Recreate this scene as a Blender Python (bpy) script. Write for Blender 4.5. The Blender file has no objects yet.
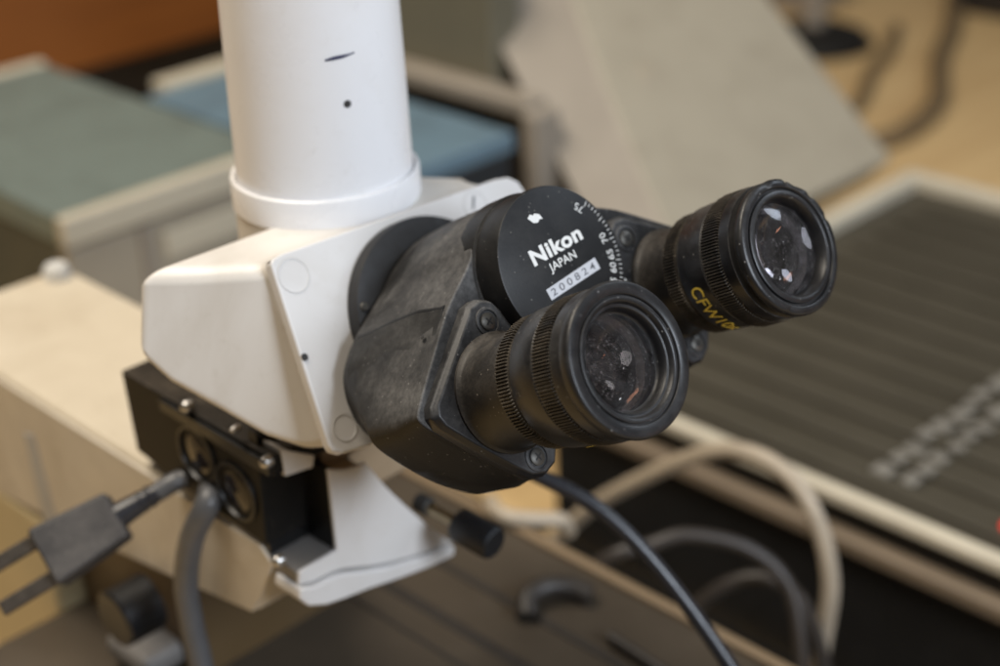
import bpy, bmesh, math, random
from mathutils import Vector, Matrix
random.seed(4)
PI = math.pi
sc = bpy.context.scene
COL = sc.collection

# ------------------------------------------------------------------ units
# everything is written in millimetres; the table top is z = -340 mm -> world 0
LIFT = 340.0
def W(p):
    return Vector((p[0], p[1], p[2] + LIFT)) * 0.001
def bino(x, w, s):
    """point in the binocular head's own frame: x across, w up the face, s back from the eyepiece rim"""
    c, h = math.cos(PI/6), 0.5
    return (x, w*h + s*c, w*c - s*h)
IDENT = lambda x, y, z: (x, y, z)

# ------------------------------------------------------------------ materials
def nt(name):
    m = bpy.data.materials.new(name); m.use_nodes = True
    t = m.node_tree; b = t.nodes['Principled BSDF']
    return m, t, b
def add(t, typ, **kw):
    n = t.nodes.new(typ)
    for k, v in kw.items(): setattr(n, k, v)
    return n
def mix(t, fac, a, b):
    n = add(t, 'ShaderNodeMix', data_type='RGBA')
    for sock, v in ((n.inputs[0], fac), (n.inputs[6], a), (n.inputs[7], b)):
        if hasattr(v, 'is_linked') or hasattr(v, 'links'): t.links.new(v, sock)
        elif isinstance(v, (int, float)): sock.default_value = v
        else: sock.default_value = (*v, 1)
    return n.outputs[2]
def noise(t, scale, detail=4, rough=.6, dist=0.0, stretch=None):
    g = add(t, 'ShaderNodeNewGeometry')
    src = g.outputs['Position']
    if stretch:
        mp = add(t, 'ShaderNodeMapping'); mp.inputs['Scale'].default_value = stretch
        t.links.new(src, mp.inputs['Vector']); src = mp.outputs[0]
    n = add(t, 'ShaderNodeTexNoise'); n.inputs['Scale'].default_value = scale
    n.inputs['Detail'].default_value = detail; n.inputs['Roughness'].default_value = rough
    n.inputs['Distortion'].default_value = dist
    t.links.new(src, n.inputs['Vector'])
    return n.outputs['Fac']
def ramp(t, src, a, b, lo=0.0, hi=1.0):
    n = add(t, 'ShaderNodeMapRange'); t.links.new(src, n.inputs['Value'])
    n.inputs['From Min'].default_value = a; n.inputs['From Max'].default_value = b
    n.inputs['To Min'].default_value = lo; n.inputs['To Max'].default_value = hi
    return n.outputs[0]
def math_(t, op, a, b):
    n = add(t, 'ShaderNodeMath', operation=op, use_clamp=True)
    for i, v in enumerate((a, b)):
        if isinstance(v, (int, float)): n.inputs[i].default_value = v
        else: t.links.new(v, n.inputs[i])
    return n.outputs[0]
def bump(t, b, h, strength, dist=.0005):
    n = add(t, 'ShaderNodeBump'); n.inputs['Strength'].default_value = strength
    n.inputs['Distance'].default_value = dist
    t.links.new(h, n.inputs['Height']); t.links.new(n.outputs[0], b.inputs['Normal'])
def simple(name, col, rough=.5, metal=0, var=.12, scale=60, bmp=.05, spec=.5, coat=0):
    m, t, b = nt(name)
    f = noise(t, scale)
    c2 = tuple(c*(1-var*2) for c in col); c1 = tuple(min(1, c*(1+var)) for c in col)
    t.links.new(mix(t, f, c2, c1), b.inputs['Base Color'])
    t.links.new(ramp(t, noise(t, scale*2.3), .3, .7, rough*.85, min(1, rough*1.15)), b.inputs['Roughness'])
    b.inputs['Metallic'].default_value = metal
    b.inputs['Specular IOR Level'].default_value = spec
    b.inputs['Coat Weight'].default_value = coat
    if bmp: bump(t, b, noise(t, scale*12, 2), bmp)
    return m
def dusty(name, base, dust, rough=.42, amount=1.0, side=0.0, blot=45, specks=True, spec=.5, wear=.0):
    """dark finish on which dust has settled: more on upward faces, in blots, and as single specks"""
    m, t, b = nt(name)
    g = add(t, 'ShaderNodeNewGeometry')
    sx = add(t, 'ShaderNodeSeparateXYZ'); t.links.new(g.outputs['Normal'], sx.inputs[0])
    up = ramp(t, sx.outputs['Z'], .05-side, .95, 0, 1)
    n1 = ramp(t, noise(t, blot, 5, .6, .5), .38, .66, .2, 1)
    n2 = ramp(t, noise(t, blot*14, 3, .7), .35, .75, .45, 1)
    d = math_(t, 'MULTIPLY', math_(t, 'MULTIPLY', up, n1), n2)
    d = math_(t, 'MULTIPLY', d, amount)
    film = ramp(t, noise(t, blot*.6, 5, .6, 1.2), .5, .75, .0, .025)
    d = math_(t, 'ADD', d, film)
    if specks:
        v = add(t, 'ShaderNodeTexVoronoi'); v.inputs['Scale'].default_value = 640
        t.links.new(g.outputs['Position'], v.inputs['Vector'])
        sp = math_(t, 'LESS_THAN', v.outputs['Distance'], .14)
        keep = ramp(t, noise(t, 260, 2), .53, .58, 0, 1)
        d = math_(t, 'ADD', d, math_(t, 'MULTIPLY', math_(t, 'MULTIPLY', sp, keep), .6))
    if wear:
        bv = add(t, 'ShaderNodeBevel'); bv.samples = 4; bv.inputs['Radius'].default_value = .00045
        dt = add(t, 'ShaderNodeVectorMath', operation='DOT_PRODUCT')
        t.links.new(bv.outputs[0], dt.inputs[0]); t.links.new(g.outputs['True Normal'], dt.inputs[1])
        e = math_(t, 'MULTIPLY', ramp(t, dt.outputs['Value'], .955, .84, 0, 1), ramp(t, noise(t, 200, 3), .35, .6, .1, 1))
        d = math_(t, 'ADD', d, math_(t, 'MULTIPLY', e, wear))
    t.links.new(mix(t, d, base, dust), b.inputs['Base Color'])
    t.links.new(ramp(t, d, 0, .8, rough, .85), b.inputs['Roughness'])
    b.inputs['Specular IOR Level'].default_value = spec*.65
    bump(t, b, math_(t, 'ADD', noise(t, 1500, 2), math_(t, 'MULTIPLY', d, .4)), .12, .0002)
    return m
def paint(name, col, grime, rough=.38, amt=.5, spec=.5):
    m, t, b = nt(name)
    n1 = ramp(t, noise(t, 22, 6, .62, .8), .46, .78, 0, amt)
    n2 = ramp(t, noise(t, 160, 4, .7), .58, .8, 0, amt*.8)
    v = add(t, 'ShaderNodeTexVoronoi'); v.inputs['Scale'].default_value = 95
    g = add(t, 'ShaderNodeNewGeometry'); t.links.new(g.outputs['Position'], v.inputs['Vector'])
    sp = math_(t, 'MULTIPLY', math_(t, 'LESS_THAN', v.outputs['Distance'], .045), ramp(t, noise(t, 60), .52, .6, 0, .45))
    d = math_(t, 'ADD', math_(t, 'ADD', n1, n2), sp)
    t.links.new(mix(t, d, col, grime), b.inputs['Base Color'])
    t.links.new(ramp(t, noise(t, 90), .3, .7, rough*.8, rough*1.25), b.inputs['Roughness'])
    b.inputs['Specular IOR Level'].default_value = spec
    bump(t, b, noise(t, 1300, 3), .06, .0002)
    return m

DUST = (.215, .212, .21)
M = {}
M['white'] = paint('white_enamel', (.62, .60, .58), (.40, .35, .28), amt=.26)
M['tube_white'] = paint('tube_enamel', (.80, .79, .79), (.56, .50, .42), rough=.3, amt=.2)
M['neckm'] = paint('neck_shade_tan', (.33, .24, .15), (.2, .14, .08), rough=.5, amt=.4)  # cream part, with the warm shade under the head put into its colour
M['housing'] = paint('housing_beige_grey', (.655, .62, .57), (.42, .36, .28), amt=.36)
M['cream'] = paint('cream_enamel', (.66, .585, .46), (.46, .38, .27), rough=.5, amt=.5)
M['armside'] = paint('grey_enamel', (.60, .545, .46), (.30, .24, .17), rough=.5, amt=.5)
M['black'] = dusty('dusty_black_enamel', (.0055, .006, .0078), DUST, .30, .7, wear=.5)
M['blackside'] = dusty('dusty_side_plate', (.010, .0098, .0095), DUST, .45, .42, side=1.0, blot=40, spec=.3)
M['body'] = dusty('dusty_prism_body', (.0045, .0045, .005), DUST, .40, 1.1, side=.12, blot=42, spec=.25, wear=.5)
M['eye'] = dusty('dusty_eyepiece', (.0055, .0055, .007), DUST, .28, .5, side=.05, blot=70, wear=.5)
M['barrel'] = dusty('dusty_barrel', (.006, .0055, .0055), (.21, .19, .17), .38, .7, side=.08, blot=90)
M['grip'] = dusty('dusty_grip', (.009, .009, .010), (.27, .23, .18), .4, .75, side=.8, blot=110)
M['fieldring'] = simple('dusty_field_ring', (.075, .072, .075), .5, scale=900, var=.4)
M['rubber'] = dusty('dusty_rubber', (.008, .008, .009), (.24, .23, .22), .32, .16, side=.3, blot=120, wear=.22)
M['discm'] = dusty('disc_black', (.0045, .0045, .005), (.2, .19, .175), .45, .12, side=.3, blot=110, wear=.5)
M['flange'] = simple('flange_black', (.012, .0115, .012), .6, var=.2, scale=120)
M['inner'] = simple('matt_black_inside', (.004, .004, .0045), .5, scale=200)
M['print'] = simple('white_print', (.72, .72, .70), .6, var=.08, scale=900)
M['plate'] = simple('serial_plate', (.50, .51, .54), .5, var=.08, scale=300)
M['darkprint'] = simple('dark_print', (.10, .10, .11), .6)
M['yellow'] = simple('yellow_print', (.62, .46, .06), .55, var=.15, scale=900)
M['jointm'] = simple('plug_joint', (.48, .46, .43), .6)
M['ink'] = simple('pen_ink', (.012, .015, .07), .6, var=.3, scale=900)
M['hole'] = simple('dark_hole', (.03, .028, .025), .7)
M['steel'] = simple('steel', (.48, .47, .45), .3, 1, scale=300)
M['brass'] = simple('dull_brass', (.36, .30, .20), .35, 1, scale=300)
M['screw'] = simple('dull_screw', (.10, .095, .085), .45, .6, scale=400, var=.2)
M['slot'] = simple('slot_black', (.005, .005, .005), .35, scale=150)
M['sliderm'] = dusty('dusty_slider_black', (.005, .0048, .0045), (.2, .16, .12), .5, .6, side=0, blot=40, spec=.3)
M['greyledge'] = simple('grey_ledge', (.16, .15, .14), .45, scale=80)
M['knobm'] = simple('knob_black', (.006, .007, .009), .35, scale=300)
M['plugm'] = dusty('grey_plug', (.035, .033, .033), (.20, .18, .16), .5, .55, side=.3, blot=60)
M['pin'] = simple('dull_pin', (.10, .085, .07), .4, .6, scale=300, var=.3)
M['greycable'] = simple('grey_cable', (.085, .085, .088), .42, scale=200)
M['blackcable'] = simple('black_cable', (.022, .022, .026), .3, scale=200)
M['browncable'] = simple('brown_cable', (.035, .029, .025), .45, scale=100)
M['rearcable'] = simple('rear_cable', (.20, .14, .075), .5, scale=60)
M['whitecable'] = simple('white_cable', (.44, .37, .28), .5, scale=100)
M['consoletrim'] = simple('console_trim', (.60, .54, .42), .5, scale=30)
M['consolelow'] = simple('console_lower', (.20, .15, .10), .55, scale=30)
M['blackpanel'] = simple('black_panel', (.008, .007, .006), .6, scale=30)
M['keys'] = simple('pale_key', (.24, .225, .195), .5)
M['slabm'] = paint('slab_beige', (.35, .31, .235), (.19, .155, .11), rough=.55, amt=.34)
M['slabside'] = simple('slab_edge', (.29, .25, .20), .55, var=.14, scale=12)
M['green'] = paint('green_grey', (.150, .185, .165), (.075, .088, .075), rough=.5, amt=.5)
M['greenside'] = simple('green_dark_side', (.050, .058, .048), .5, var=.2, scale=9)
M['beige'] = simple('beige_trim', (.56, .50, .38), .5, scale=12)
M['tanfront'] = simple('tan_front', (.37, .32, .24), .55, var=.15, scale=15)
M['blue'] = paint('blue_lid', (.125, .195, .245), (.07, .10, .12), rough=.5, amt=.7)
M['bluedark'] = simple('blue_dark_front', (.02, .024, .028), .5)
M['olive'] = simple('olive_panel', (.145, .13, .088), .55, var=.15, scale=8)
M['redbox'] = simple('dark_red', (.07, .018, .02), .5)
M['yellowthing'] = simple('mustard', (.30, .21, .03), .5)
M['stage'] = simple('stage_metal', (.085, .066, .046), .42, .25, var=.3, scale=14, spec=.6)
M['stagetan'] = simple('stage_edge', (.22, .155, .09), .5, var=.1, scale=14)
M['stagedark'] = simple('stage_groove', (.025, .02, .016), .5)
M['yellowcol'] = simple('pillar_cream', (.50, .41, .24), .5, scale=14)
M['brownin'] = simple('brown_bracket', (.10, .062, .025), .5, scale=14)
M['paleblue'] = simple('pale_ledge', (.42, .42, .42), .5)
M['gapshade'] = simple('dark_gap', (.01, .008, .007), .7)
def wood(name, c1, c2, scale=6):
    m, t, b = nt(name)
    f = noise(t, scale, 6, .6, 1.5, stretch=(.35, 4, 4))
    t.links.new(mix(t, ramp(t, f, .3, .7), c1, c2), b.inputs['Base Color'])
    b.inputs['Roughness'].default_value = .45
    return m
M['table'] = wood('tabletop_wood', (.62, .42, .20), (.76, .55, .28))
M['cabwood'] = wood('orange_brown_wood', (.19, .062, .012), (.29, .10, .018), 4)
def deck_mat():
    m, t, b = nt('console_deck')
    g = add(t, 'ShaderNodeNewGeometry'); s = add(t, 'ShaderNodeSeparateXYZ')
    t.links.new(g.outputs['Position'], s.inputs[0])
    f = noise(t, 18)
    t.links.new(mix(t, f, (.042, .036, .024), (.074, .064, .045)), b.inputs['Base Color'])
    b.inputs['Roughness'].default_value = .5
    return m
M['deck'] = deck_mat()
def lens_mat(name, tint, ior):
    m, t, b = nt(name)
    g = add(t, 'ShaderNodeNewGeometry')
    v = add(t, 'ShaderNodeTexVoronoi'); v.inputs['Scale'].default_value = 2100
    t.links.new(g.outputs['Position'], v.inputs['Vector'])
    sp = math_(t, 'MULTIPLY', math_(t, 'LESS_THAN', v.outputs['Distance'], .2), ramp(t, noise(t, 500, 2), .42, .58, 0, 1))
    film = ramp(t, noise(t, 200, 5, .7), .4, .8, .01, .06)
    d = math_(t, 'ADD', math_(t, 'MULTIPLY', sp, .45), film)
    gl = add(t, 'ShaderNodeBsdfGlass'); gl.inputs['IOR'].default_value = ior
    gl.inputs['Color'].default_value = (*tint, 1); gl.inputs['Roughness'].default_value = .0
    df = add(t, 'ShaderNodeBsdfDiffuse'); df.inputs['Color'].default_value = (.5, .48, .48, 1)
    mx = add(t, 'ShaderNodeMixShader'); t.links.new(d, mx.inputs[0])
    t.links.new(gl.outputs[0], mx.inputs[1]); t.links.new(df.outputs[0], mx.inputs[2])
    t.links.new(mx.outputs[0], t.nodes['Material Output'].inputs['Surface'])
    return m
M['lens'] = lens_mat('coated_glass', (.95, .90, .87), 1.24)
M['lens_far'] = lens_mat('coated_glass_far', (.95, .93, .94), 1.4)
M['lensdeep'] = simple('deep_glass', (.010, .007, .006), .05, spec=.45, scale=50, bmp=0)
M['led'] = None
def led_mat():
    m, t, b = nt('red_lamp'); b.inputs['Base Color'].default_value = (.8, .03, .02, 1)
    b.inputs['Emission Color'].default_value = (1, .06, .03, 1); b.inputs['Emission Strength'].default_value = .7
    return m
M['led'] = led_mat()

# ------------------------------------------------------------------ object helpers
def link(name, me, m, parent=None):
    o = bpy.data.objects.new(name, me); COL.objects.link(o)
    if m is not None: me.materials.append(m)
    if parent is not None:
        o.parent = parent
        o.matrix_parent_inverse = Matrix.Translation(parent_world[parent.name]).inverted()
    return o
parent_world = {}
def settle(o):
    """move the origin of a freshly made mesh to its own centre; vertices stay where they are"""
    vs = o.data.vertices
    lo = Vector((min(v.co[i] for v in vs) for i in range(3))); hi = Vector((max(v.co[i] for v in vs) for i in range(3)))
    c = (lo+hi)/2; c.z = lo.z
    for v in vs: v.co -= c
    o.location = c
    parent_world[o.name] = c
    return o
def thing(name, label, cat, loc, group=None):
    o = bpy.data.objects.new(name, None); COL.objects.link(o)
    o.empty_display_size = .02; o.location = W(loc); parent_world[o.name] = W(loc)
    o['label'] = label; o['category'] = cat
    if group: o['group'] = group
    return o
def tag(o, label=None, cat=None, group=None, kind=None):
    for k, v in (('label', label), ('category', cat), ('group', group), ('kind', kind)):
        if v: o[k] = v
    return o
def meshob(name, vs, fs, m, parent=None, f=IDENT, smooth=35, bev=0, seg=3):
    me = bpy.data.meshes.new(name)
    me.from_pydata([W(f(*v)) for v in vs], [], fs)
    bm = bmesh.new(); bm.from_mesh(me); bmesh.ops.recalc_face_normals(bm, faces=bm.faces); bm.to_mesh(me); bm.free()
    for p in me.polygons: p.use_smooth = True
    me.set_sharp_from_angle(angle=math.radians(smooth))
    o = link(name, me, m, parent); settle(o)
    if bev:
        b = o.modifiers.new('bevel', 'BEVEL'); b.width = bev*.001; b.segments = seg
        b.limit_method = 'ANGLE'; b.angle_limit = math.radians(28); b.harden_normals = True
    return o
def joinv(parts):
    V, F = [], []
    for vs, fs in parts:
        n = len(V); V += list(vs); F += [tuple(i+n for i in q) for q in fs]
    return V, F
def boxv(x0, x1, y0, y1, z0, z1):
    v = [(x0,y0,z0),(x1,y0,z0),(x1,y1,z0),(x0,y1,z0),(x0,y0,z1),(x1,y0,z1),(x1,y1,z1),(x0,y1,z1)]
    return v, [(0,3,2,1),(4,5,6,7),(0,1,5,4),(1,2,6,5),(2,3,7,6),(3,0,4,7)]
def loft(secs):
    """secs: list of rings, each a list of the same number of 3-D points; capped at both ends"""
    n = len(secs[0]); V = [p for s in secs for p in s]; F = []
    for k in range(len(secs)-1):
        for i in range(n):
            j = (i+1) % n
            F.append((k*n+i, k*n+j, (k+1)*n+j, (k+1)*n+i))
    F.append(tuple(range(n))[::-1]); F.append(tuple((len(secs)-1)*n+i for i in range(n)))
    return V, F
def sec(poly, s): return [(x, w, s) for x, w in poly]
def prism(poly, s0, s1): return loft([sec(poly, s0), sec(poly, s1)])
def arc(cx, cy, r, a0, a1, n):
    return [(cx+r*math.cos(math.radians(a0+(a1-a0)*i/n)), cy+r*math.sin(math.radians(a0+(a1-a0)*i/n))) for i in range(n+1)]
def lathe(prof, cx, cw, n=128, closed=False):
    """profile [(r, s)] turned round the axis through (cx, cw); ends with r=0 close to a point"""
    V, F, rings = [], [], []
    for r, s in prof:
        if r <= 0: rings.append([len(V)]); V.append((cx, cw, s))
        else:
            rings.append(list(range(len(V), len(V)+n)))
            V += [(cx+r*math.cos(2*PI*i/n), cw+r*math.sin(2*PI*i/n), s) for i in range(n)]
    for A, B in zip(rings, rings[1:] + ([rings[0]] if closed else [])):
        for i in range(n):
            j = (i+1) % n
            if len(A) == 1 and len(B) == 1: continue
            if len(A) == 1: F.append((A[0], B[j], B[i]))
            elif len(B) == 1: F.append((A[i], A[j], B[0]))
            else: F.append((A[i], A[j], B[j], B[i]))
    return V, F
def knurl(cx, cw, r0, r1, s0, s1, teeth, slant=0):
    n = teeth*4; V, F = [], []
    S = [(s0, 0), (s0+.35, 1), (s1-.35, 1), (s1, 0)]
    for s, k in S:
        for i in range(n):
            t = 2*PI*i/n
            r = r0 if (k == 0 or i % 4 in (0, 3)) else r1 + .05*math.sin(i*12.9898)
            V.append((cx+r*math.cos(t), cw+r*math.sin(t), s))
    for k in range(3):
        for i in range(n):
            j = (i+1) % n; F.append((k*n+i, k*n+j, (k+1)*n+j, (k+1)*n+i))
    return V, F
def sweep(pts, r, n=16, sub=10, ends=True):
    P = [Vector(p) for p in pts]; path = []
    for i in range(len(P)-1):
        p0 = P[i-1] if i else P[0]*2-P[1]; p1, p2 = P[i], P[i+1]
        p3 = P[i+2] if i+2 < len(P) else P[-1]*2-P[-2]
        for k in range(sub):
            t = k/sub
            path.append(.5*((2*p1)+(p2-p0)*t+(2*p0-5*p1+4*p2-p3)*t*t+(3*p1-p0-3*p2+p3)*t**3))
    path.append(P[-1])
    V, F = [], []; up = Vector((.13, .21, .97)).normalized()
    for i, p in enumerate(path):
        d = (path[min(i+1, len(path)-1)]-path[max(i-1, 0)]).normalized()
        a = d.cross(up).normalized(); b = a.cross(d); up = b
        V += [tuple(p+(a*math.cos(2*PI*k/n)+b*math.sin(2*PI*k/n))*r) for k in range(n)]
    for i in range(len(path)-1):
        for k in range(n):
            j = (k+1) % n; F.append((i*n+k, i*n+j, (i+1)*n+j, (i+1)*n+k))
    if ends: F += [tuple(range(n))[::-1], tuple((len(path)-1)*n+k for k in range(n))]
    return V, F
def text_mesh(body, size, offset=0.0, shear=0.0, spacing=1.0, extrude=.06):
    """letter shapes as a mesh, local x along the line, y up; size is the cap height in mm; centred on 0,0"""
    cu = bpy.data.curves.new('lettering', 'FONT'); cu.body = body; cu.size = size/.73
    cu.offset = offset; cu.shear = shear; cu.space_character = spacing; cu.extrude = extrude; cu.resolution_u = 6
    tmp = bpy.data.objects.new('lettering', cu); COL.objects.link(tmp)
    dg = bpy.context.evaluated_depsgraph_get(); dg.update()
    me = bpy.data.meshes.new_from_object(tmp.evaluated_get(dg))
    bpy.data.objects.remove(tmp); bpy.data.curves.remove(cu)
    vs = [tuple(v.co) for v in me.vertices]; fs = [tuple(p.vertices) for p in me.polygons]
    bpy.data.meshes.remove(me)
    x0 = min(v[0] for v in vs); x1 = max(v[0] for v in vs); y0 = min(v[1] for v in vs); y1 = max(v[1] for v in vs)
    return [(v[0]-(x0+x1)/2, v[1]-(y0+y1)/2, v[2]) for v in vs], fs, x1-x0, y1-y0
def letters(body, place, m, parent, width=None, **kw):
    vs, fs, w_, h_ = text_mesh(body, **kw)
    k = width/w_ if width else 1
    return meshob('lettering', [place(x*k, y, z) for x, y, z in vs], fs, m, parent, bino, smooth=20)

# ================================================================== MICROSCOPE
HX, HW = 28.0, 22.2            # hinge axis of the two prism bodies
LX, LW_ = 0.0, 0.0             # axis of the nearer eyepiece
RX, RW_ = 66.6, 4.8            # axis of the farther eyepiece
scope = thing('microscope', 'white trinocular microscope with dusty black binocular head and two eyepieces', 'microscope', (20, 200, -340))

# ---- white head housing with its slanted front face
front = [(-16.2, 50.6), (-15.0, 51.5), (-12, 51.9), (64, 49.2), (69, 48.3), (72, 46), (73, 42),
         (77, 2), (76, -1), (72, -3), (-11, -2.6), (-19, -1.2), (-21.3, .4), (-21.6, 2.5)]
bf = meshob('front_face', *prism(front, 93.5, 97), M['white'], scope, bino, bev=.9)
ft = lambda x, w_: bino(x, w_, 97.0)
A_ = [ft(-15.2, 50.4), ft(68, 47.8), ft(74, 2), ft(66, -2.2), ft(-10, -2.2), ft(-20.2, .8)]
top = A_[0][2]
left = [A_[0], (-28, 121.5, top-.4), (-38.6, 134, top-.8), (-43.6, 134, -28.5), (-39.4, 127, -36.4), (-32.8, 117, -43.4), (-25.6, 106, -51.0), (-19.2, 96.5, -54.4), A_[4]]
right = [A_[1], (60, 117, top-.4), (55, 131, top-.8), (70, 131.5, -27.5), (70, 125.4, -34.6), (70, 116.4, -41.8), (68, 105.8, -49.8), (66, 96.5, -53.6), A_[3]]
meshob('head_housing', *loft([left, right]), M['housing'], scope, IDENT, smooth=32, bev=4.0, seg=6)
V, F = lathe([(0, -4.2), (25.6, -4.2), (26.3, -5), (26.3, -34), (0, -34)], 28.0, 137.5, 96)
meshob('tube_socket', V, F, M['housing'], scope)
# faint round plugs in the front face and a small screw hole
for (x, w_, r) in ((-11.2, 45.6, 4.6), (-15.2, 4.6, 3.6), (53.5, 44.2, 4.2)):
    V, F = lathe([(r, 93.48), (r, 93.36), (r-.28, 93.36), (r-.28, 93.48)], x, w_, 48)
    pl = meshob('cover_plug', V, F, M['white'], scope, bino)
    V, F = lathe([(r+.16, 93.485), (r+.16, 93.45), (r, 93.45), (r, 93.485)], x, w_, 48)
    meshob('joint', V, F, M['jointm'], pl, bino)
V, F = lathe([(1.0, 93.2), (.62, 93.2), (.55, 93.4), (0, 93.42)], -18.0, 25.3, 24)
meshob('set_screw', V, F, M['hole'], scope, bino)
V, F = joinv([prism([(51.8, 43.6), (52.5, 43.9), (54.4, 46.9), (53.8, 47.0)], 93.2, 93.46)])
meshob('scratch_mark', V, F, M['darkprint'], scope, bino)

# ---- photo tube and its collar
TX, TY = 28.0, 137.5
def upr(x, y, z): return (x, y, z)
V, F = lathe([(25.0, -4), (25.0, 2), (24.6, 30), (24.0, 60), (23.8, 170), (21, 170), (21, 168), (0, 168)], TX, TY, 160)
tube = meshob('photo_tube', V, F, M['tube_white'], scope, upr)
V, F = lathe([(25.1, -6), (26.9, -6), (26.9, 1.6), (26.7, 2.3), (26.2, 2.7), (25.6, 2.5), (25.25, 1.8), (25.1, -1)], TX, TY, 160, closed=True)
meshob('collar', V, F, M['tube_white'], tube, upr)
def on_tube(a, z, r): return (TX+r*math.cos(math.radians(a)), TY+r*math.sin(math.radians(a)), z)
# pen stroke: tapered, slightly uneven
V = []; n = 26
for i in range(n+1):
    t = i/n; a = -121.5+19*t; z = 40.6+.9*t+.06*math.sin(t*7)
    h = (.22+.28*math.sin(PI*min(1, t*1.1+.05)))*(1+.3*math.sin(i*2.1))
    V += [on_tube(a, z+h, 24.50), on_tube(a, z-h, 24.50)]
meshob('pen_stroke', V, [(2*i, 2*i+1, 2*i+3, 2*i+2) for i in range(n)], M['ink'], tube)
V = [on_tube(-110.0, 28.2, 24.9)] ; n = 20
V = [on_tube(-110.0, 28.2, 24.80)]
for ring, (rr, rad) in enumerate(((.85, 24.80), (1.15, 24.58))):
    V += [on_tube(-110+math.degrees(rr*math.cos(2*PI*i/n)/24.6), 28.2+rr*math.sin(2*PI*i/n), rad) for i in range(n)]
F = [(0, 1+i, 1+(i+1) % n) for i in range(n)] + [(1+i, 1+(i+1) % n, 1+n+(i+1) % n, 1+n+i) for i in range(n)]
meshob('set_screw', V, F, M['hole'], tube)

# ---- round flange between the housing and the binocular head
V, F = lathe([(0, 88.5), (25.2, 88.5), (27.0, 89.0), (27.4, 90.0), (27.4, 93.3), (0, 93.3)], HX-3.2, HW-1.4, 128)
fl = meshob('flange', V, F, M['flange'], scope, bino)
V, F = lathe([(0, 88.0), (1.0, 88.0), (1.25, 88.4), (1.25, 89)], 1.7, 31.0, 20)
meshob('screw', V, F, M['screw'], fl, bino)

# ---- prism bodies
def mirror(p):
    """reflect through the plane containing the hinge axis that swaps the two eyepieces"""
    ux, uw = .105, -.9945
    x, w_ = p[0]-HX, p[1]-HW
    d = x*ux+w_*uw
    q = (HX+2*d*ux-x+3.2, HW+2*d*uw-w_-1.4)
    return q if len(p) == 2 else (q[0], q[1], p[2])
def same(p): return p
F_ = [(44, 33), (36.5, 40.2), (28, 42.6), (19.5, 40.8), (12.5, 36.2), (8.6, 31.5), (-.6, 25.6), (-4.9, 22.2), (-22.2, 5.6), (-23.6, 3.2), (-22.4, .4),
      (-13.5, -9.8), (-7.5, -16.2), (-2.7, -21.2), (2.2, -23.4), (5.6, -22.0), (8.4, -17.8), (26, 2)]
M_ = [(44, 33), (37, 40.6), (28.5, 43.1), (19.5, 41.3), (11, 36.8), (5.5, 31.6), (-2, 26.6), (-6.4, 22.8), (-21.2, 6.0), (-23.4, 2.6), (-22.8, -1.2),
      (-17.2, -8.8), (-9.5, -17.2), (-1.0, -23.3), (4.6, -25.0), (8.8, -23.0), (12, -17.8), (26, 2)]
G_ = [(44, 33), (37.5, 40.6), (31, 42.3), (22.5, 41.0), (15, 37.8), (9.6, 33.8), (2.2, 29.6), (-6.4, 24.2), (-12.6, 18.0), (-14.8, 11.5), (-14.6, 3.4),
      (-8.0, -8.6), (-1.6, -15.2), (4.2, -20.2), (9.4, -22.2), (13.2, -20.5), (16, -14), (28, 4)]
H_ = [(HX-2+(x-HX)*.93, HW-1+(w_-HW)*.93) for x, w_ in G_]
MG = [((a[0]*.42+b[0]*.58), (a[1]*.42+b[1]*.58)) for a, b in zip(M_, G_)]
def soften(P, k=.22):
    out = []
    for i, p in enumerate(P):
        a, b = P[i-1], P[(i+1) % len(P)]
        out += [(p[0]+(a[0]-p[0])*k, p[1]+(a[1]-p[1])*k), (p[0]+(b[0]-p[0])*k, p[1]+(b[1]-p[1])*k)]
    return out
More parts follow.
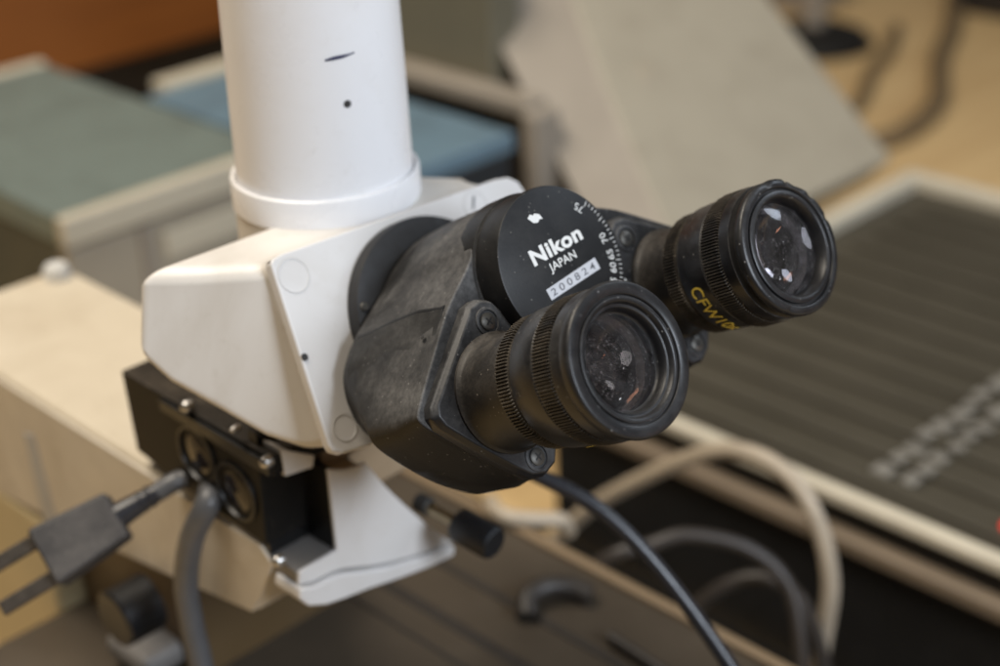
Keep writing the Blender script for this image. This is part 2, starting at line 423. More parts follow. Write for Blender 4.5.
def body(side, tf):
    secs = [[(*tf(p), s) for p in soften(soften(poly))] for poly, s in ((F_, 49.5), (F_, 53), (M_, 60), (M_, 72), (MG, 80), (G_, 86.5), (H_, 90.5))]
    pb = meshob('prism_body', *loft(secs), M['body'], scope, bino, smooth=33, bev=.6)
    # raised front plateau carrying the barrel and the two screws
    P_ = [(-1.6, 19.8), (.3, 21.6), (3.6, 22.3), (6.9, 20.9), (8.9, 17.2), (14.2, 9), (15.6, 0), (13.5, -9), (7.9, -17.6), (6.0, -20.6), (2.2, -21.9),
          (-1.8, -20.6), (-5.2, -17.3), (-13.4, -8.2), (-19.6, -.6), (-20.4, 2.2), (-19.4, 4.6)]
    Pb = [(x*1.05-.4, y*1.04) for x, y in P_]
    secs = [[(*tf(p), s) for p in poly] for poly, s in ((P_, 45.4), (Pb, 47.0), (Pb, 50))]
    fp = meshob('barrel_plate', *loft(secs), M['black'], scope, bino, smooth=38, bev=.5)
    for (x, w_) in ((3.4, 17.1), (1.2, -17.4)):
        cx, cw = tf((x, w_))
        V, F = lathe([(3.6, 45.36), (3.5, 45.1), (2.95, 45.0), (2.8, 45.36)], cx, cw, 40)
        meshob('screw_seat', V, F, M['black'], fp, bino)
        V, F = lathe([(0, 44.7), (1.7, 44.7), (2.15, 44.95), (2.2, 45.6)], cx, cw, 32)
        V2, F2 = joinv([(V, F)])
        sw = meshob('screw', V2, F2, M['screw'], fp, bino)
        cr = []
        for an in (random.uniform(20, 70),):
            for q in (0, 90):
                c_, s_ = math.cos(math.radians(an+q)), math.sin(math.radians(an+q))
                cr.append(prism([(cx+c_*u-s_*v, cw+s_*u+c_*v) for u, v in ((-1.2, -.2), (1.2, -.2), (1.2, .2), (-1.2, .2))], 44.64+q*.0002, 44.72))
        # the cross recess shares the screw's mesh through a darker second material
        V3, F3 = joinv(cr)
        me = sw.data; n0 = len(me.polygons)
        bm = bmesh.new(); bm.from_mesh(me)
        vv = [bm.verts.new(W(bino(*p))-sw.location) for p in V3]
        for q in F3:
            fc = bm.faces.new([vv[i] for i in q]); fc.material_index = 1
        bmesh.ops.recalc_face_normals(bm, faces=bm.faces); bm.to_mesh(me); bm.free(); me.materials.append(M['inner'])
    return pb
pbL = body('l', same); pbR = body('r', mirror)
# cover plate let into the flank of the nearer prism body
def off(p, d): return (p[0]-.71*d, p[1]+.70*d, p[2])
def lerp2(poly, k):
    t = k*(len(poly)-1); i = min(int(t), len(poly)-2); u = t-i
    return (poly[i][0]*(1-u)+poly[i+1][0]*u, poly[i][1]*(1-u)+poly[i+1][1]*u)
cov = [(51.2, [(-2.8, 23.9), (-5.2, 21.9), (-21.0, 6.8)]), (53.5, [(-2.8, 23.9), (-5.2, 21.9), (-21.0, 6.8)]), (60, [(-4.0, 25.0), (-6.6, 22.6), (-20.6, 6.9)]), (72, [(-4.6, 24.8), (-6.6, 22.6), (-20.4, 6.9)]),
       (80, [(-5.4, 24.2), (-10.0, 20.2), (-16.4, 12.4), (-18.3, 7.5)]), (86, [(-6.4, 24.2), (-12.6, 18.0), (-14.9, 12.4), (-15.0, 8)])]
n = 13; V = []
for d0, d1 in ((-1.2, -1.4), (.45, -.35)):
    for s_, poly in cov: V += [off((*lerp2(poly, i/(n-1)), s_), d0+(d1-d0)*i/(n-1)) for i in range(n)]
r_ = len(cov); o2 = r_*n; F = []
for b_ in (0, o2):
    F += [(b_+k*n+i, b_+k*n+i+1, b_+(k+1)*n+i+1, b_+(k+1)*n+i) for k in range(r_-1) for i in range(n-1)]
F += [(i, i+1, o2+i+1, o2+i) for i in range(n-1)] + [((r_-1)*n+i, (r_-1)*n+i+1, o2+(r_-1)*n+i+1, o2+(r_-1)*n+i) for i in range(n-1)]
F += [(k*n, (k+1)*n, o2+(k+1)*n, o2+k*n) for k in range(r_-1)] + [(k*n+n-1, (k+1)*n+n-1, o2+(k+1)*n+n-1, o2+k*n+n-1) for k in range(r_-1)]
meshob('flank_cover', V, F, M['blackside'], scope, bino, smooth=30, bev=.15)
# shadow gap above the cover plate
V = []
for s_, poly in cov:
    x, w_ = poly[0]; V += [off((x+.25, w_+.2, s_), .16), off((x+.75, w_+.7, s_), .12), off((x+.75, w_+.7, s_), -.8), off((x+.25, w_+.2, s_), -.8)]
meshob('cover_joint', V, [(k*4+q, k*4+(q+1) % 4, k*4+4+(q+1) % 4, k*4+4+q) for k in range(r_-1) for q in range(4)], M['inner'], scope, bino)
V, F = lathe([(.75, 0), (.55, .12), (0, .12)], 0, 0, 16)
meshob('cover_rivet', [off((-8.8+.7*x, 19.6+.7*x, 55.0+y), .36+s_) for x, y, s_ in V], F, M['blackside'], scope, bino)

# ---- hinge cap with maker's lettering, serial plate and distance scale
V, F = lathe([(0, 40.0), (19.6, 40.0), (20.0, 40.15), (20.2, 40.6), (20.2, 49.0), (20.7, 49.3), (20.9, 50.0), (20.9, 56)], HX, HW, 160)
cap = meshob('hinge_cap', V, F, M['discm'], scope, bino)
def flat(cx, cw, rot=0, s=39.97, k=1):
    c_, s_ = math.cos(math.radians(rot)), math.sin(math.radians(rot))
    return lambda x, y, z: (cx+c_*x-s_*y, cw+s_*x+c_*y, s-z*0-(.02 if z > 0 else 0))
letters('Nikon', flat(28.2, 27.2, 4), M['print'], cap, width=18.4, size=3.9, offset=.19, shear=.0, spacing=1.07)
letters('JAPAN', flat(28.2, 22.7, 4), M['print'], cap, width=9.8, size=2.2, offset=0.02)
V, F = joinv([prism([(20.0, 15.4), (38.9, 17.3), (38.5, 20.4), (19.6, 18.3)], 39.93, 39.985)])
sp_ = meshob('serial_plate', V, F, M['plate'], cap, bino)
letters('2 0 0 8 2 4', flat(29.2, 17.85, 6, 39.91), M['darkprint'], sp_, width=16.6, size=1.9, offset=.01)
for body_, ang, r in (('75', 43, 16.4), ('70', 6, 16.0), ('65', -10, 16.2), ('60', -22, 16.3), ('55', -36, 16.3), ('50', -52, 16.3)):
    a = math.radians(ang)
    letters(body_, flat(HX+r*math.cos(a), HW+r*math.sin(a), ang+90), M['print'], cap, size=2.1, offset=.0)
tk = []
for i in range(27):
    ang = 38-3.55*i; a = math.radians(ang); L_ = 1.6 if i % 5 == 0 else .9
    c_, s_ = math.cos(a), math.sin(a)
    tk.append(prism([(HX+c_*u-s_*v, HW+s_*u+c_*v) for u, v in ((19.3-L_, -.09), (19.3, -.09), (19.3, .09), (19.3-L_, .09))], 39.94, 39.98))
meshob('scale_ticks', *joinv(tk), M['print'], cap, bino)
tkp = [(x*1.0, y) for x, y in ((22.9, 36.0), (24.2, 34.4), (25.6, 34.1), (26.4, 34.7), (27.5, 34.5), (26.9, 35.9), (25.5, 36.5), (24.9, 36.1), (24.1, 36.7))]
meshob('chipped_paint', *prism(tkp, 39.93, 39.98), M['print'], cap, bino)
V, F = prism(arc(49.6, 11.4, .5, 0, 337.5, 15), 44.6, 49.6)
meshob('index_dot', V, F, M['print'], cap, bino)

# ---- eyepieces
def eyepiece(cx, cw, s0, text_ang, far):
    S = lambda prof: [(r, s+s0) for r, s in prof]
    tubeb = meshob('eyepiece_barrel', *lathe([(12.5, 46), (14.9, 46), (14.9, 44.7), (14.3, 44.2), (13.9, 43.6), (13.6, 38), (13.9, 29.4+s0), (12.5, 29.4+s0)], cx, cw, 128), M['barrel'], scope, bino)
    ep = meshob('eyepiece', *lathe(S([(12.3, 24.0), (14.9, 24.0), (14.9, 22.9), (16.0, 22.6), (16.4, 22.0), (16.75, 14.1), (16.75, 13.9), (16.5, 13.6), (16.5, 7.2), (17.1, 6.9), (17.2, 6.2),
            (17.0, 3.6), (12.6, 3.4)]), cx, cw, 160), M['eye'], scope, bino)
    meshob('dioptre_ring', *joinv([knurl(cx, cw, 15.15, 15.85, 24.4+s0, 28.6+s0, 120), lathe([(13.0, 28.6+s0), (15.25, 28.6+s0), (15.25, 28.4+s0)], cx, cw, 96), lathe([(15.25, 24.5+s0), (14.8, 24.2+s0), (13, 24.2+s0)], cx, cw, 96)]), M['grip'], ep, bino)
    meshob('knurled_grip', *joinv([knurl(cx, cw, 16.35, 17.3, 7.3+s0, 13.4+s0, 138)]), M['grip'], ep, bino)
    # front rim
    if not far:
        prof = [(17.0, 3.8), (17.35, 3.0), (17.6, 1.4), (17.55, .6), (17.25, .1), (16.9, 0), (14.7, .1), (14.5, .25), (14.4, .9), (14.1, .9), (14.0, .3), (13.8, .15), (13.1, .3), (12.8, .6), (12.5, 1.6), (12.1, 1.7), (11.9, 1.5), (11.6, 1.8), (11.4, 3.2), (11.2, 4.0), (10.9, 4.2), (10.8, 8)]
    else:
        prof = [(17.0, 3.8), (16.3, 3.2), (15.7, 2.9), (15.7, 2.2), (16.6, 1.9), (17.1, 1.3), (17.3, .5), (17.2, -.4), (16.8, -.9), (15.2, -1.1), (14.9, -.9), (14.7, -.2), (14.3, -.2), (14.1, -.9), (13.2, -1.3), (12.7, -1.1), (12.3, -.2), (11.9, .8), (11.7, 2.0), (11.5, 4)]
    nn = 192
    V, F = lathe(S(prof), cx, cw, nn)
    if far:   # chipped and nibbled outer edge of the old rubber
        k0 = 5
        rr = random.Random(8)
        chips = [(52, 9, .45), (63, 2.5, .7), (33, 4, .35), (88, 6, .3), (8, 3, .3), (236, 4, .25)]
        dent = [max([h*math.exp(-(((i*360/nn-c+180) % 360-180)/wd)**2) for c, wd, h in chips])+rr.uniform(0, .03) for i in range(nn)]
        for k in range(4, 9):
            for i in range(nn):
                x, w_, s = V[k*nn+i]
                f = 1-dent[i]*.06
                V[k*nn+i] = (cx+(x-cx)*f, cw+(w_-cw)*f, s+dent[i]*.9*(k in (7, 8)))
    meshob('eyecup', V, F, M['rubber'], ep, bino, smooth=50)
    # front lens: a solid convex glass
    z0 = 4.3 if not far else 1.9
    R = 11.65 if far else 10.95; bul = 1.1 if not far else 2.0
    def capp(rim, depth, k): return [(rim*math.sin(t), depth+bul*k*(1-math.cos(t))/(1-math.cos(1.0))) for t in ()]
    fr = [(R*i/14, z0-bul*(1-(i/14)**2)) for i in range(15)]
    bk = [(R*i/14, z0+2.0+(3.2 if not far else 1.2)*(1-(i/14)**2)) for i in range(14, -1, -1)]
    meshob('lens', *lathe(S(fr+bk), cx, cw, 96), M['lens_far' if far else 'lens'], ep, bino, smooth=60)
    # inside: blackened wall, step and the deeper glass
    meshob('inner_wall', *lathe(S([(11.72, z0+2.1), (10.6, z0+3.4), (10.4, z0+7.5), (9.6, z0+7.6), (9.3, z0+12), (0, z0+12)]), cx, cw, 96), M['inner'], ep, bino)
    meshob('field_ring', *lathe(S([(10.5, z0+4.9), (9.5, z0+5.8), (9.2, z0+6.6), (10.4, z0+6.8)]), cx, cw, 96), M['fieldring'], ep, bino)
    dd = [(9.4*i/10, z0+8.6+1.6*((i/10)**2)) for i in range(11)]
    meshob('inner_lens', *lathe(S(dd+[(9.4, z0+11.5)]), cx, cw, 96), M['lensdeep'], ep, bino, smooth=60)
    # lettering round the smooth band, tops towards the eye
    def wrap(x, y, z):
        a = math.radians(text_ang)+x/16.8
        return (cx+(16.66+.03+(.1 if z > 0 else 0))*math.cos(a), cw+(16.66+.03+(.1 if z > 0 else 0))*math.sin(a), s0+18.3-y)
    letters('CFW10x', wrap, M['yellow'], ep, width=17.5, size=3.9, offset=.01, extrude=.05)
    return ep
eyepiece(LX, LW_, 0.0, -79, False)
eyepiece(RX, RW_, 4.5, -148, True)

# ---- neck block with the filter slider in its left side
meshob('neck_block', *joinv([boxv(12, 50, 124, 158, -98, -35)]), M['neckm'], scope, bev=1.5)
def yz(x0, x1, poly):
    return loft([[(x0, y, z) for y, z in poly], [(x1, y, z) for y, z in poly]])
sl = meshob('filter_slider', *yz(-19, 6, [(186.5, -61.2), (112.2, -62.0), (112.2, -68.5), (119, -69.5), (120.2, -95.2), (169.3, -91), (184.7, -89)]), M['sliderm'], scope, bev=.8)
meshob('slider_rail', *yz(-20.2, -15, [(165, -62.6), (112.2, -63.6), (113, -68.0), (165, -66.4)]), M['slot'], sl, bev=.4)
def ringx(y, z, r, x, d):
    V, F = lathe([(r, 0), (r, -d), (r-.9, -d), (r-1.3, 0), (r-1.3, 2), (0, 2)], 0, 0, 64)
    return [(x+s, y+a, z+b) for a, b, s in V], F
for (y, z, r) in ((149.5, -76.0, 9.4), (131.5, -81.0, 9.4)):
    V, F = ringx(y, z, r, -19.0, .9)
    ho = meshob('filter_ring', V, F, M['slot'], sl)
    V = [(-18.4-1.5*(1-(q/8)**2), y+(r-1.4)*q/8*math.cos(2*PI*i/40), z+(r-1.4)*q/8*math.sin(2*PI*i/40)) for q in range(1, 9) for i in range(40)]
    F = [(k*40+i, k*40+(i+1) % 40, (k+1)*40+(i+1) % 40, (k+1)*40+i) for k in range(7) for i in range(40)]+[tuple(range(40))]
    meshob('filter_glass', V, F, M['lensdeep'], ho, smooth=80)
def ball_screw(y, z, x=-20.3, r=1.9):
    V, F = lathe([(0, -1.7), (r*.5, -1.5), (r*.85, -.9), (r, 0), (r, 1.6)], 0, 0, 20)
    return [(x+s, y+a, z+b) for a, b, s in V], F
for (y, z) in ((150.1, -59.6), (113.5, -63.3), (149.9, -91.5), (113.6, -96.2), (126.1, -57.6)):
    V, F = ball_screw(y, z, r=(1.9 if y != 126.1 else 1.0))
    meshob('screw', V, F, M['steel'], sl)
# notch in the corner of the nose: black back wall, black cheek and grey floor
meshob('notch_wall', *boxv(-17.8, 14, 120.3, 124, -101, -58), M['slot'], scope, bev=.2)
meshob('notch_side', *boxv(-3.7, -2, 108.9, 121, -99.5, -71.5), M['slot'], scope)
meshob('notch_floor', *boxv(-17.9, 10, 108.8, 123.5, -104, -98.6), M['greyledge'], scope, bev=.3)
meshob('notch_cheek', *loft([[(-16.0, 111.6, -60.5), (-15.5, 111.6, -69.4), (-6.0, 111.6, -70.9), (-5, 111.6, -67.5)], [(-16.0, 120, -60.5), (-15.5, 120, -69.4), (-6.0, 120, -70.9), (-5, 120, -67.5)]]), M['white'], scope, bev=.3)
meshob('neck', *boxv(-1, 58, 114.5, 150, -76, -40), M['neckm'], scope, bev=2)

# ---- front nose of the arm: curved white plate over a lower lip
def xz(poly, y0, y1): return loft([[(x, y0, z) for x, z in poly], [(x, y1, z) for x, z in poly]])
plate = [(-3.9, -70.9), (-0.8, -72.5), (2.7, -74.0), (6.4, -74.7), (9.7, -75.0), (12.0, -79.1), (14.6, -83.7), (18.7, -90.0), (23.1, -96.3), (27.7, -102.6), (32.1, -108.7), (36.0, -113.3), (39.9, -117.7), (41.2, -118.7),
         (32.3, -117.1), (23.6, -114.9), (15.8, -112.8), (8.3, -110.1), (0.8, -106.8), (-2.5, -105.4), (-6.0, -104.6), (-13.2, -104.0), (-18.2, -102.6), (-17.5, -98.7), (-3.8, -98.4)]
meshob('nose_plate', *xz(plate, 107.4, 108.7), M['white'], scope, bev=.35)
core = [(-1.6, -73.4), (9.0, -76.2), (14.3, -84), (22.8, -96.6), (31.8, -109.0), (39, -117), (32.3, -116.4), (15.8, -112), (0.8, -106), (-2, -104)]
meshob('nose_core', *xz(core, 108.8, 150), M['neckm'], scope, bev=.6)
lip = [(-18.8, -102.9), (-13.9, -104.7), (-7.6, -105.0), (-4.1, -105.8), (-0.8, -107.2), (6.7, -110.3), (14.1, -112.9), (21.8, -115.0), (30.5, -117.2), (40.6, -119.0), (40.2, -122.6), (30.1, -121.6), (21.3, -120.0), (13.6, -118.4), (6.0, -116.6),
       (-2.6, -115.1), (-10.3, -113.4), (-16.6, -110.4), (-19.6, -106.3)]
meshob('nose_lip', *xz(lip, 105.8, 118), M['white'], scope, bev=1.0)

# ---- arm running back under the head
arm_poly = [(338, -94), (205, -94), (122, -94), (121, -101), (127, -117.5), (133, -126), (175, -134.5), (216, -142), (262, -149), (338, -160)]
arm = meshob('arm', *loft([[(-17.5, y, z) for y, z in arm_poly], [(47 if y > 200 else 12, y, z) for y, z in arm_poly]]), M['cream'], scope, bev=2.5)
fl2 = [(y, z) for y, z in [(337, -96), (124, -96.5), (119, -101), (127.2, -117), (133, -125), (175, -133), (216, -140), (262, -147), (337, -158)]]
meshob('side_panel', *yz(-18.6, -17, fl2), M['armside'], arm, bev=.6)
meshob('panel_rim', *yz(-19.0, -18, [(262, -113), (255, -111), (250, -147), (260, -149)]), M['paleblue'], arm, bev=.4)
# rear pillar and base
meshob('pillar', *boxv(-19, 60, 262, 330, -322, -150), M['yellowcol'], scope, bev=3)
meshob('base', *boxv(-60, 110, 20, 330, -340, -322), M['greenside'], scope, bev=4)
meshob('bracket', *boxv(-8, 60, 190, 262, -215, -143), M['brownin'], scope, bev=2)
V, F = lathe([(0, 0), (9, 0), (10, .8), (10, 14), (0, 14)], 0, 0, 48)
meshob('focus_knob', [(-34+s, 191+a, -149+b) for a, b, s in V], F, M['knobm'], scope)
meshob('bracket_ledge', *boxv(-24, 40, 196, 222, -186, -176), M['greyledge'], scope, bev=4)

# ---- lock lever with knurled knob under the head
def along(p, q, prof, n=40, teeth=0):
    p, q = Vector(p), Vector(q); d = (q-p).normalized(); a = d.orthogonal().normalized(); b = d.cross(a)
    V, F = [], []
    for k, (r, t) in enumerate(prof):
        for i in range(n):
            rr = r*(1-.035*(i % 2)) if teeth and 0 < k < len(prof)-1 else r
            v = p+d*t+(a*math.cos(2*PI*i/n)+b*math.sin(2*PI*i/n))*rr; V.append(tuple(v))
    for k in range(len(prof)-1):
        for i in range(n): F.append((k*n+i, k*n+(i+1) % n, (k+1)*n+(i+1) % n, (k+1)*n+i))
    F += [tuple(range(n))[::-1], tuple((len(prof)-1)*n+i for i in range(n))]
    return V, F
KA, KB = (31.9, 107.5, -101), (33.9, 83, -103.4)
lv = meshob('lock_lever', *along(KA, KB, [(1.9, -4), (1.9, 14)]), M['brass'], scope)
meshob('lever_socket', *along(KA, KB, [(2.9, -4), (2.9, .3), (2.4, .8)]), M['hole'], scope)
meshob('lever_knob', *along(KA, KB, [(4.6, 12.2), (5.1, 12.6), (5.3, 13.2), (5.3, 25.2), (5.0, 26.0), (4.6, 26.5), (0.5, 26.5)], n=56, teeth=1), M['knobm'], lv, smooth=30)

# ---- mechanical stage below, warm brown reflection put into its colour, with its ridges running front to back
stage = tag(meshob('stage_plate', *boxv(-60, 131, -120, 262, -200, -190), M['stage'], scope, bev=1.5), label='dark brown metal stage plate under the head')
for (x, w_, zt) in ((74, 2.4, -189.2), (97, 1.6, -189.0), (60, 1.0, -189.5)):
    meshob('stage_groove', *boxv(x-w_, x+w_, -118, 215, -191, zt), M['stagedark'], stage, bev=.6)
meshob('stage_edge', *boxv(131.3, 136, -120, 262, -200, -188.8), M['stagetan'], stage, bev=1)
V, F = sweep([(93, 128, -188), (99, 133, -185), (107, 132, -184), (114, 126, -185), (117, 119, -187)], 4.2, 14)
meshob('stage_clip', V, F, M['stagedark'], stage)
V, F = sweep([(104, 98, -187), (103, 86, -187), (101, 60, -187), (98, 20, -187)], 2.2, 12)
meshob('stage_rod', V, F, M['stagedark'], stage)

# ================================================================== CABLES AND PLUG
def cable(name, pts, r, m, label, cat, group=None, n=18):
    V, F = sweep(pts, r, n)
    return tag(meshob(name, V, F, m, None, smooth=80), label, cat, group)
cable('cable', [(-17, 148, -88), (-22.2, 143, -89), (-25.6, 149, -102), (-26.2, 155, -120), (-26, 156, -136), (-26, 154, -158), (-30, 146, -200), (-40, 130, -260), (-60, 100, -330)], 3.8,
      M['greycable'], 'thick grey cable hanging straight down beside the filter slider', 'cable')
cable('cable', [(40, 118, -84), (50, 101, -89), (55.7, 93.4, -92.0), (59.5, 86.7, -94.5), (68.6, 70.6, -104.2), (75.1, 52.3, -121.0), (80.6, 27.5, -149.8), (84, 0, -186), (86, -40, -240)], 2.5,
      M['blackcable'], 'thin black cable running from under the binocular head across the stage', 'cable')
cable('cable', [(235, 330, -318), (225, 275, -305), (230, 249, -283), (230, 214, -242), (230, 157, -194), (230, 126, -182.5), (230, 102, -193), (230, 88.5, -226), (230, 90.5, -273), (228, 84, -306), (222, 60, -321), (214, 10, -321.8), (206, -60, -321.8)], 3.7,
      M['whitecable'], 'cream cable looping up in front of the grooved console', 'cable')
cable('cable', [(150, 170, -230), (159, 146.4, -205), (171.8, 136.2, -201.1), (184.4, 126, -198.1), (199.3, 107.2, -204.3), (205, 91.1, -219.2), (199, 79.3, -248), (195, 72, -296), (190, 50, -321), (184, -20, -322.5)], 3.0,
      M['browncable'], 'dark grey cable arching through the black gap behind the cream loop', 'cable', 'cables in the black gap')
cable('cable', [(210, 150, -330), (196, 138, -262), (200, 128, -238), (210, 112, -226), (218, 96, -232), (222, 84, -262), (219, 76, -300), (204, 50, -320.5), (196, -20, -322.3)], 3.2,
      M['browncable'], 'lower brown cable curving deep in the black gap', 'cable', 'cables in the black gap')
# stub ends of the cream cable lying on the edge of the stage
cable('cable', [(142, 196, -192), (134, 186, -187), (133, 176, -186), (140, 168, -187), (149, 163, -190), (156, 166, -200)], 3.2, M['whitecable'],
      'short bent cream cable end resting on the stage edge under the eyepieces', 'cable')

plug = thing('power_plug', 'grey two pin plug with metal prongs hanging left of the black filter slider', 'plug', (-40, 170, -115))
pA, pB = Vector((-26.0, 163.5, -91.6)), Vector((-60.1, 178.3, -106.4))
d_ = (pB-pA).normalized()
side_ = d_.cross(Vector((-.35, -.62, .70))).normalized()        # across the plug, in the picture: up-left / down-right
nrm_ = side_.cross(d_).normalized()
def pl(u, v, w_): return tuple(pA+d_*u+side_*v+nrm_*w_)
def pbx(u0, u1, v0, v1, w0, w1, tp=1.0):
    V = [pl(u0, v0*tp, w0*tp), pl(u1, v0, w0), pl(u1, v1, w0), pl(u0, v1*tp, w0*tp), pl(u0, v0*tp, w1*tp), pl(u1, v0, w1), pl(u1, v1, w1), pl(u0, v1*tp, w1*tp)]
    return V, boxv(0,1,0,1,0,1)[1]
meshob('plug_body', *pbx(13, 38, -9.6, 9.6, -5.6, 5.6, .80), M['plugm'], plug, bev=1.4)
for v in (-6.2, 6.2):
    meshob('prong', *pbx(38, 56, v-2.2, v+2.4, -1.2, 1.2), M['pin'], plug, bev=.5)
V, F = joinv([along(pl(-2, 0, 0), pl(12, 0, 0), [(2.9, 0), (3.2, 6), (4.2, 16.5)], 20)]+[along(pl(q, 0, 0), pl(q+2, 0, 0), [(3.2, 0), (3.5, .4), (3.5, 1.2), (3.2, 1.5)], 20) for q in (2, 4.8, 7.6, 10.4)])
meshob('strain_relief', V, F, M['blackcable'], plug)
V, F = sweep([pl(0, 0, 0), tuple(pA-d_*5), (-17.5, 160, -89), (-12, 155, -86)], 3.1, 18)
meshob('cord', V, F, M['greycable'], plug)

# ================================================================== BACKGROUND EQUIPMENT
con = thing('console', 'large beige rimmed console with a dark grooved top and pale keys behind the eyepieces', 'console', (470, 60, -340))
cx0, cx1, cy0, cy1, cz = 287, 655, -260, 309, -230
rim = joinv([boxv(cx0, cx0+8, cy0, cy1, cz-4, cz+3), boxv(cx0, cx1, cy1-9, cy1+3, cz-7.3, cz+2.7), boxv(cx1-11, cx1, cy0, cy1, cz-7.2, cz+2.8)])
meshob('rim', *rim, M['consoletrim'], con, bev=2)
meshob('grooved_top', *boxv(cx0+10, cx1-10, cy0, cy1-8, cz-30, cz-7), M['deck'], con)
gv = []
x_ = cx0+26
while x_ < cx1-30:
    gv.append(boxv(x_, x_+12, cy0, cy1-30, cz-7.0, cz-3.6)); x_ += 25.0
rb = meshob('ribs', *joinv(gv), M['deck'], con, bev=.8)
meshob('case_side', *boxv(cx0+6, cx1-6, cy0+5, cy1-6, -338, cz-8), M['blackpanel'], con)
meshob('lower_rail', *boxv(cx0-2, cx0+10, cy0, cy1, cz-26, cz-17), M['consolelow'], con, bev=2.5)
for row in range(2):
    for k in range(12):
        x0 = 322+k*13.2+random.uniform(-1.2, 1.2); y0 = 128-row*15+random.uniform(-1.5, 1.5)
        kk = meshob('key', *boxv(x0, x0+random.uniform(5.5, 9), y0-random.uniform(6, 10), y0, cz-3.4, cz-2.0), M['keys'], con, bev=.3)
V, F = lathe([(0, 3), (1.8, 2.6), (2.4, 1.6), (2.4, 0)], 320.5, 58, 24)
meshob('red_lamp', [(x, y, cz-3+s) for x, y, s in V], F, M['led'], con)

tag(meshob('shade_sheet', *joinv([boxv(145, 284, -200, 430, -338, -326)]), M['slot'], None, bev=2), 'added black tray filling the gap between the stage and the console', 'sheet')  # added sheet, its black stands in for shade on the tabletop

# slanting slab standing behind the console
sl_ = thing('slanted_panel', 'big beige sloping metal panel standing behind the console', 'panel', (560, 380, -340))
ex = Vector((1, 0, 0)); et = Vector((0, 104, 90)).normalized(); en = Vector((0, -90, 104)).normalized()
So = Vector((640.4, 317, -217))
def sb(u, v, w_): return tuple(So+ex*u+et*v+en*w_)
slab_pts = [(0, 0), (-.5, 330), (-100, 330), (-162, 182), (-183, 129), (-206, 60), (-222, 3)]
flange_pts = [(-172, 330), (-203, 182), (-214, 129), (-229, 60), (-241, 3)]
V, F = loft([[sb(u, v, 0) for u, v in slab_pts], [sb(u-4, v, -26) for u, v in slab_pts]])
meshob('front_sheet', V, F, M['slabm'], sl_, bev=3)
V, F = lathe([(9, 0), (6, .8), (0, .9)], -148, 118, 32)
meshob('stained_boss', [sb(x, y, s) for x, y, s in V], F, M['tanfront'], sl_)
fold = slab_pts[2:]
fl_in = [sb(u, v, -1) for u, v in fold]; fl_out = [sb(u-8, v, -26) for u, v in flange_pts]
nf = len(fl_in); Vf = fl_in+fl_out+[(x+3, y+1, z-7) for x, y, z in fl_in+fl_out]
Ff = [(k, k+1, nf+k+1, nf+k) for k in range(nf-1)]+[(2*nf+k, 2*nf+k+1, 3*nf+k+1, 3*nf+k) for k in range(nf-1)]+[(k, k+1, 2*nf+k+1, 2*nf+k) for k in list(range(nf-1))+list(range(nf, 2*nf-1))]+[(0, nf, 3*nf, 2*nf), (nf-1, 2*nf-1, 4*nf-1, 3*nf-1)]
meshob('side_flange', Vf, Ff, M['slabside'], sl_, smooth=60)
meshob('support_leg', *boxv(560, 600, 420, 450, -340, -160), M['slabside'], sl_, bev=2)

# green topped instrument at the left
gr = thing('instrument_case', 'grey green topped instrument case with beige front behind the photo tube', 'case', (210, 640, -340))
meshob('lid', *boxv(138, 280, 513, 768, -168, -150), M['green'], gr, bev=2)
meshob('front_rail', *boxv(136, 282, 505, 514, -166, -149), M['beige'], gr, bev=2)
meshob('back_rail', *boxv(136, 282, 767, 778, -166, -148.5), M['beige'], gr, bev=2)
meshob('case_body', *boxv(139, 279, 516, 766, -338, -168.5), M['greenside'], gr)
meshob('front_panel', *boxv(137.5, 281, 508, 516.5, -338, -168.5), M['tanfront'], gr, bev=1)
meshob('front_window', *boxv(196, 262, 505.4, 508.4, -192, -176), M['beige'], gr, bev=1)
meshob('front_strip', *boxv(181, 188, 505.2, 508.4, -250, -168.7), M['slabside'], gr, bev=1)
tag(meshob('white_cap', *lathe([(0, 6), (4, 5.4), (5.5, 3), (5.5, 0)], 0, 0, 24), M['print'], None, lambda x, y, s: (39+x, 330+y, -94+s)), 'small white cap standing on the far end of the cream arm', 'cap')

# blue lidded case behind the tube
bl = thing('blue_case', 'blue lidded case with a dark front between the photo tube and the sloping panel', 'case', (350, 540, -340))
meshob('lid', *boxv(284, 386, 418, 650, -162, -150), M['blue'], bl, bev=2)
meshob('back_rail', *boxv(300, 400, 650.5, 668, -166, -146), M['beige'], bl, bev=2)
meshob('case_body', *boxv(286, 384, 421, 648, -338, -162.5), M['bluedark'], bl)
meshob('yellow_label', *boxv(304, 366, 418, 421.5, -194, -180), M['yellowthing'], bl, bev=1)

# grey olive cabinet with a pale ledge beyond the blue case
ol = thing('cabinet', 'olive grey cabinet with a pale ledge, partly behind the blue case', 'cabinet', (480, 560, -340))
meshob('cabinet_body', *boxv(421, 446, 470, 700, -338, -60), M['olive'], ol, bev=3)
meshob('ledge', *boxv(403, 421, 424, 700, -150, -138), M['slabside'], ol, bev=3)
meshob('corner_post', *boxv(396, 418, 410, 424, -338, -142), M['slabside'], ol, bev=3)
meshob('top_rail', *boxv(416, 450, 500, 700, -60, -48), M['beige'], ol, bev=3)
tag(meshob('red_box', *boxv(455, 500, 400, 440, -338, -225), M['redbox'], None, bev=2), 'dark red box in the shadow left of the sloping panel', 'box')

tag(meshob('dark_case', *boxv(450, 530, 470, 640, -338, -165), M['bluedark'], None, bev=4), 'black case standing in the shadow behind the sloping panel', 'case')

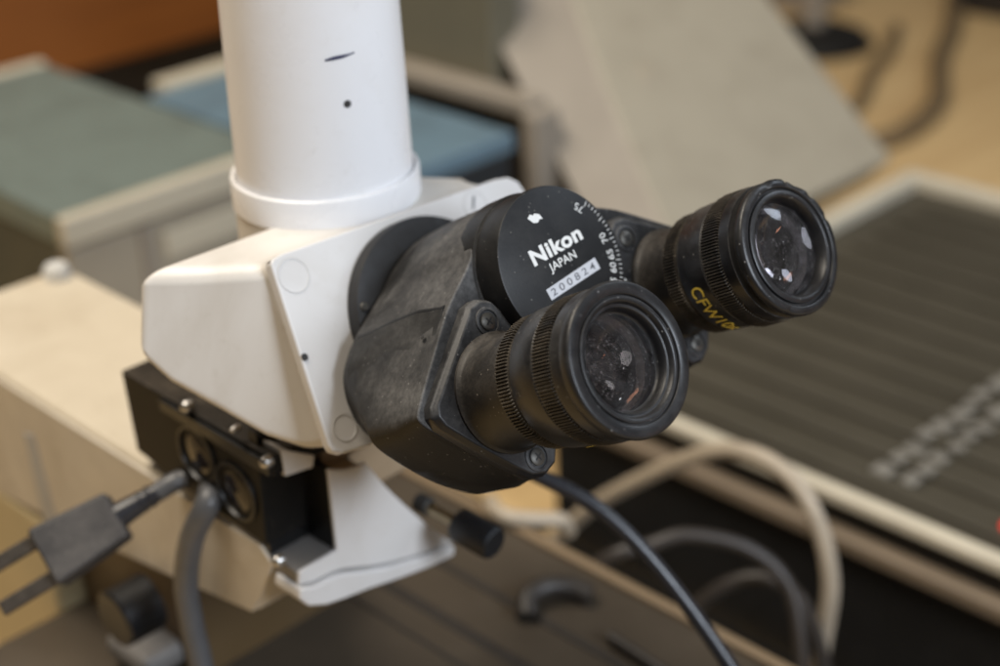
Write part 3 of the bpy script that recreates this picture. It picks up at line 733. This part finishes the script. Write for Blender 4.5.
# wooden cabinet far behind, raised over a dark gap
wc = thing('wooden_cabinet', 'orange brown wooden cupboard far behind at the upper left with a black gap below', 'cupboard', (700, 1100, -340))
meshob('wood_front', *boxv(150, 1000, 1100, 1300, -272, 200), M['cabwood'], wc, bev=2)
meshob('gap_shade', *boxv(150, 1000, 1112, 1300, -338, -273), M['gapshade'], wc)  # black block stands in for the shadow under the cupboard
# dark things at the far right
dk = thing('lamp_base', 'round black lamp base standing on the wooden table beyond the sloping panel', 'lamp base', (1215, 770, -340))
V, F = lathe([(0, 22), (34, 20), (56, 12), (64, 4), (64, 0), (0, 0)], 1165, 735, 40)
meshob('base_shell', [(x, y, z-338) for x, y, z in V], F, M['blackpanel'], dk, IDENT)
V, F = lathe([(0, 60), (12, 58), (14, 20), (0, 20)], 1165, 735, 32)
meshob('base_neck', [(x, y, z-338) for x, y, z in V], F, M['slabside'], dk)
tag(meshob('grey_box', *boxv(1255, 1330, 800, 900, -338, -290), M['slabside'], None, bev=3), 'small grey box behind the round lamp base', 'box')
tag(meshob('dark_box', *boxv(1370, 1520, 560, 690, -338, -300), M['stagedark'], None, bev=3), 'dark flat box on the wooden table at the top right corner', 'box')
cable('cable', [(1480, 730, -332), (1400, 700, -332), (1290, 640, -332), (1180, 590, -332), (1060, 522, -332), (960, 500, -332), (900, 520, -332), (850, 540, -332)], 9, M['rearcable'],
      'pale brown cable lying in a curve on the wooden table at the upper right', 'cable', 'cables on the wooden table')
cable('cable', [(1260, 690, -334), (1180, 650, -334), (1110, 625, -334), (1000, 575, -334), (880, 570, -334), (820, 600, -334)], 6, M['rearcable'],
      'thinner brown cable on the wooden table just beyond the lamp base', 'cable', 'cables on the wooden table')
# ================================================================== TABLE
tag(meshob('table', *boxv(-900, 2200, -700, 2600, -380, -340), M['table'], None), 'light wooden table top under the equipment', 'table', kind='structure')
tag(meshob('wall', *boxv(-1500, 3200, 2600, 2640, -1200, 1500), M['olive'], None), 'plain drab wall far behind the table', 'wall', kind='structure')

# ================================================================== CAMERA
cam = bpy.data.cameras.new('camera'); co = bpy.data.objects.new('camera', cam); COL.objects.link(co)
R3 = Matrix(((0.70368537, 0.34585698, -0.62065276), (-0.70954727, 0.29657055, -0.63920934), (-0.03700768, 0.89018473, 0.45409423)))
R3 = Matrix((R3[0], R3[1], R3[2]))
cpos = W((-225.8985582, -192.37924882, 158.17162724))
rot = R3.to_quaternion()
co.matrix_world = Matrix.Translation(cpos) @ rot.to_matrix().to_4x4()
cam.sensor_width = 36; cam.lens = 1550/1000*36
cam.clip_start = .01; cam.clip_end = 20
cam.dof.use_dof = True; cam.dof.focus_distance = .357; cam.dof.aperture_fstop = 7.2; cam.dof.aperture_blades = 7
sc.camera = co

# ================================================================== LIGHT
w = bpy.data.worlds.new('World'); sc.world = w; w.use_nodes = True
bg = w.node_tree.nodes['Background']; bg.inputs['Color'].default_value = (1.0, .90, .78, 1); bg.inputs['Strength'].default_value = .09
def area(name, loc, target, size, power, col, sy=None):
    l = bpy.data.lights.new(name, 'AREA'); l.energy = power; l.color = col; l.size = size
    if sy: l.shape = 'RECTANGLE'; l.size_y = sy
    elif name != 'ceiling_light': l.shape = 'DISK'
    o = bpy.data.objects.new(name, l); COL.objects.link(o); o.location = W(loc)
    o.rotation_euler = (W(target)-W(loc)).to_track_quat('-Z', 'Y').to_euler()
    return o
area('window_light', (20, -1000, 500), (40, 60, 0), .46, 14.3, (.81, .89, 1.0))
area('side_glint_light', (900, -300, 560), (40, 40, 0), .28, 2.0, (.75, .86, 1.0))  # added disc light for the crescent glint in the far lens
area('ceiling_light', (-200, 500, 1100), (200, 300, -100), .9, 20, (1.0, .90, .76), .5)
def glint_point(name, loc, power, r, col):  # unseen point lights added only for dot glints in the lenses
    l = bpy.data.lights.new(name, 'POINT'); l.energy = power; l.shadow_soft_size = r; l.color = col
    o = bpy.data.objects.new(name, l); COL.objects.link(o); o.location = W(loc)
glint_point('dot_glint_light', (420, -640, 60), .05, .004, (.9, .95, 1))
glint_point('dot_glint_light', (520, -560, 170), .05, .004, (.9, .95, 1))
area('warm_glint_light', (560, -640, 20), (20, 0, 0), .14, .10, (1.0, .45, .25), .02)  # unseen strip light added for orange glints in the lenses

sc.view_settings.view_transform = 'Standard'; sc.view_settings.look = 'None'; sc.view_settings.exposure = 0; sc.view_settings.gamma = 1
sc.render.engine = 'CYCLES'
sc.cycles.max_bounces = 10; sc.cycles.transmission_bounces = 8; sc.cycles.use_denoising = True
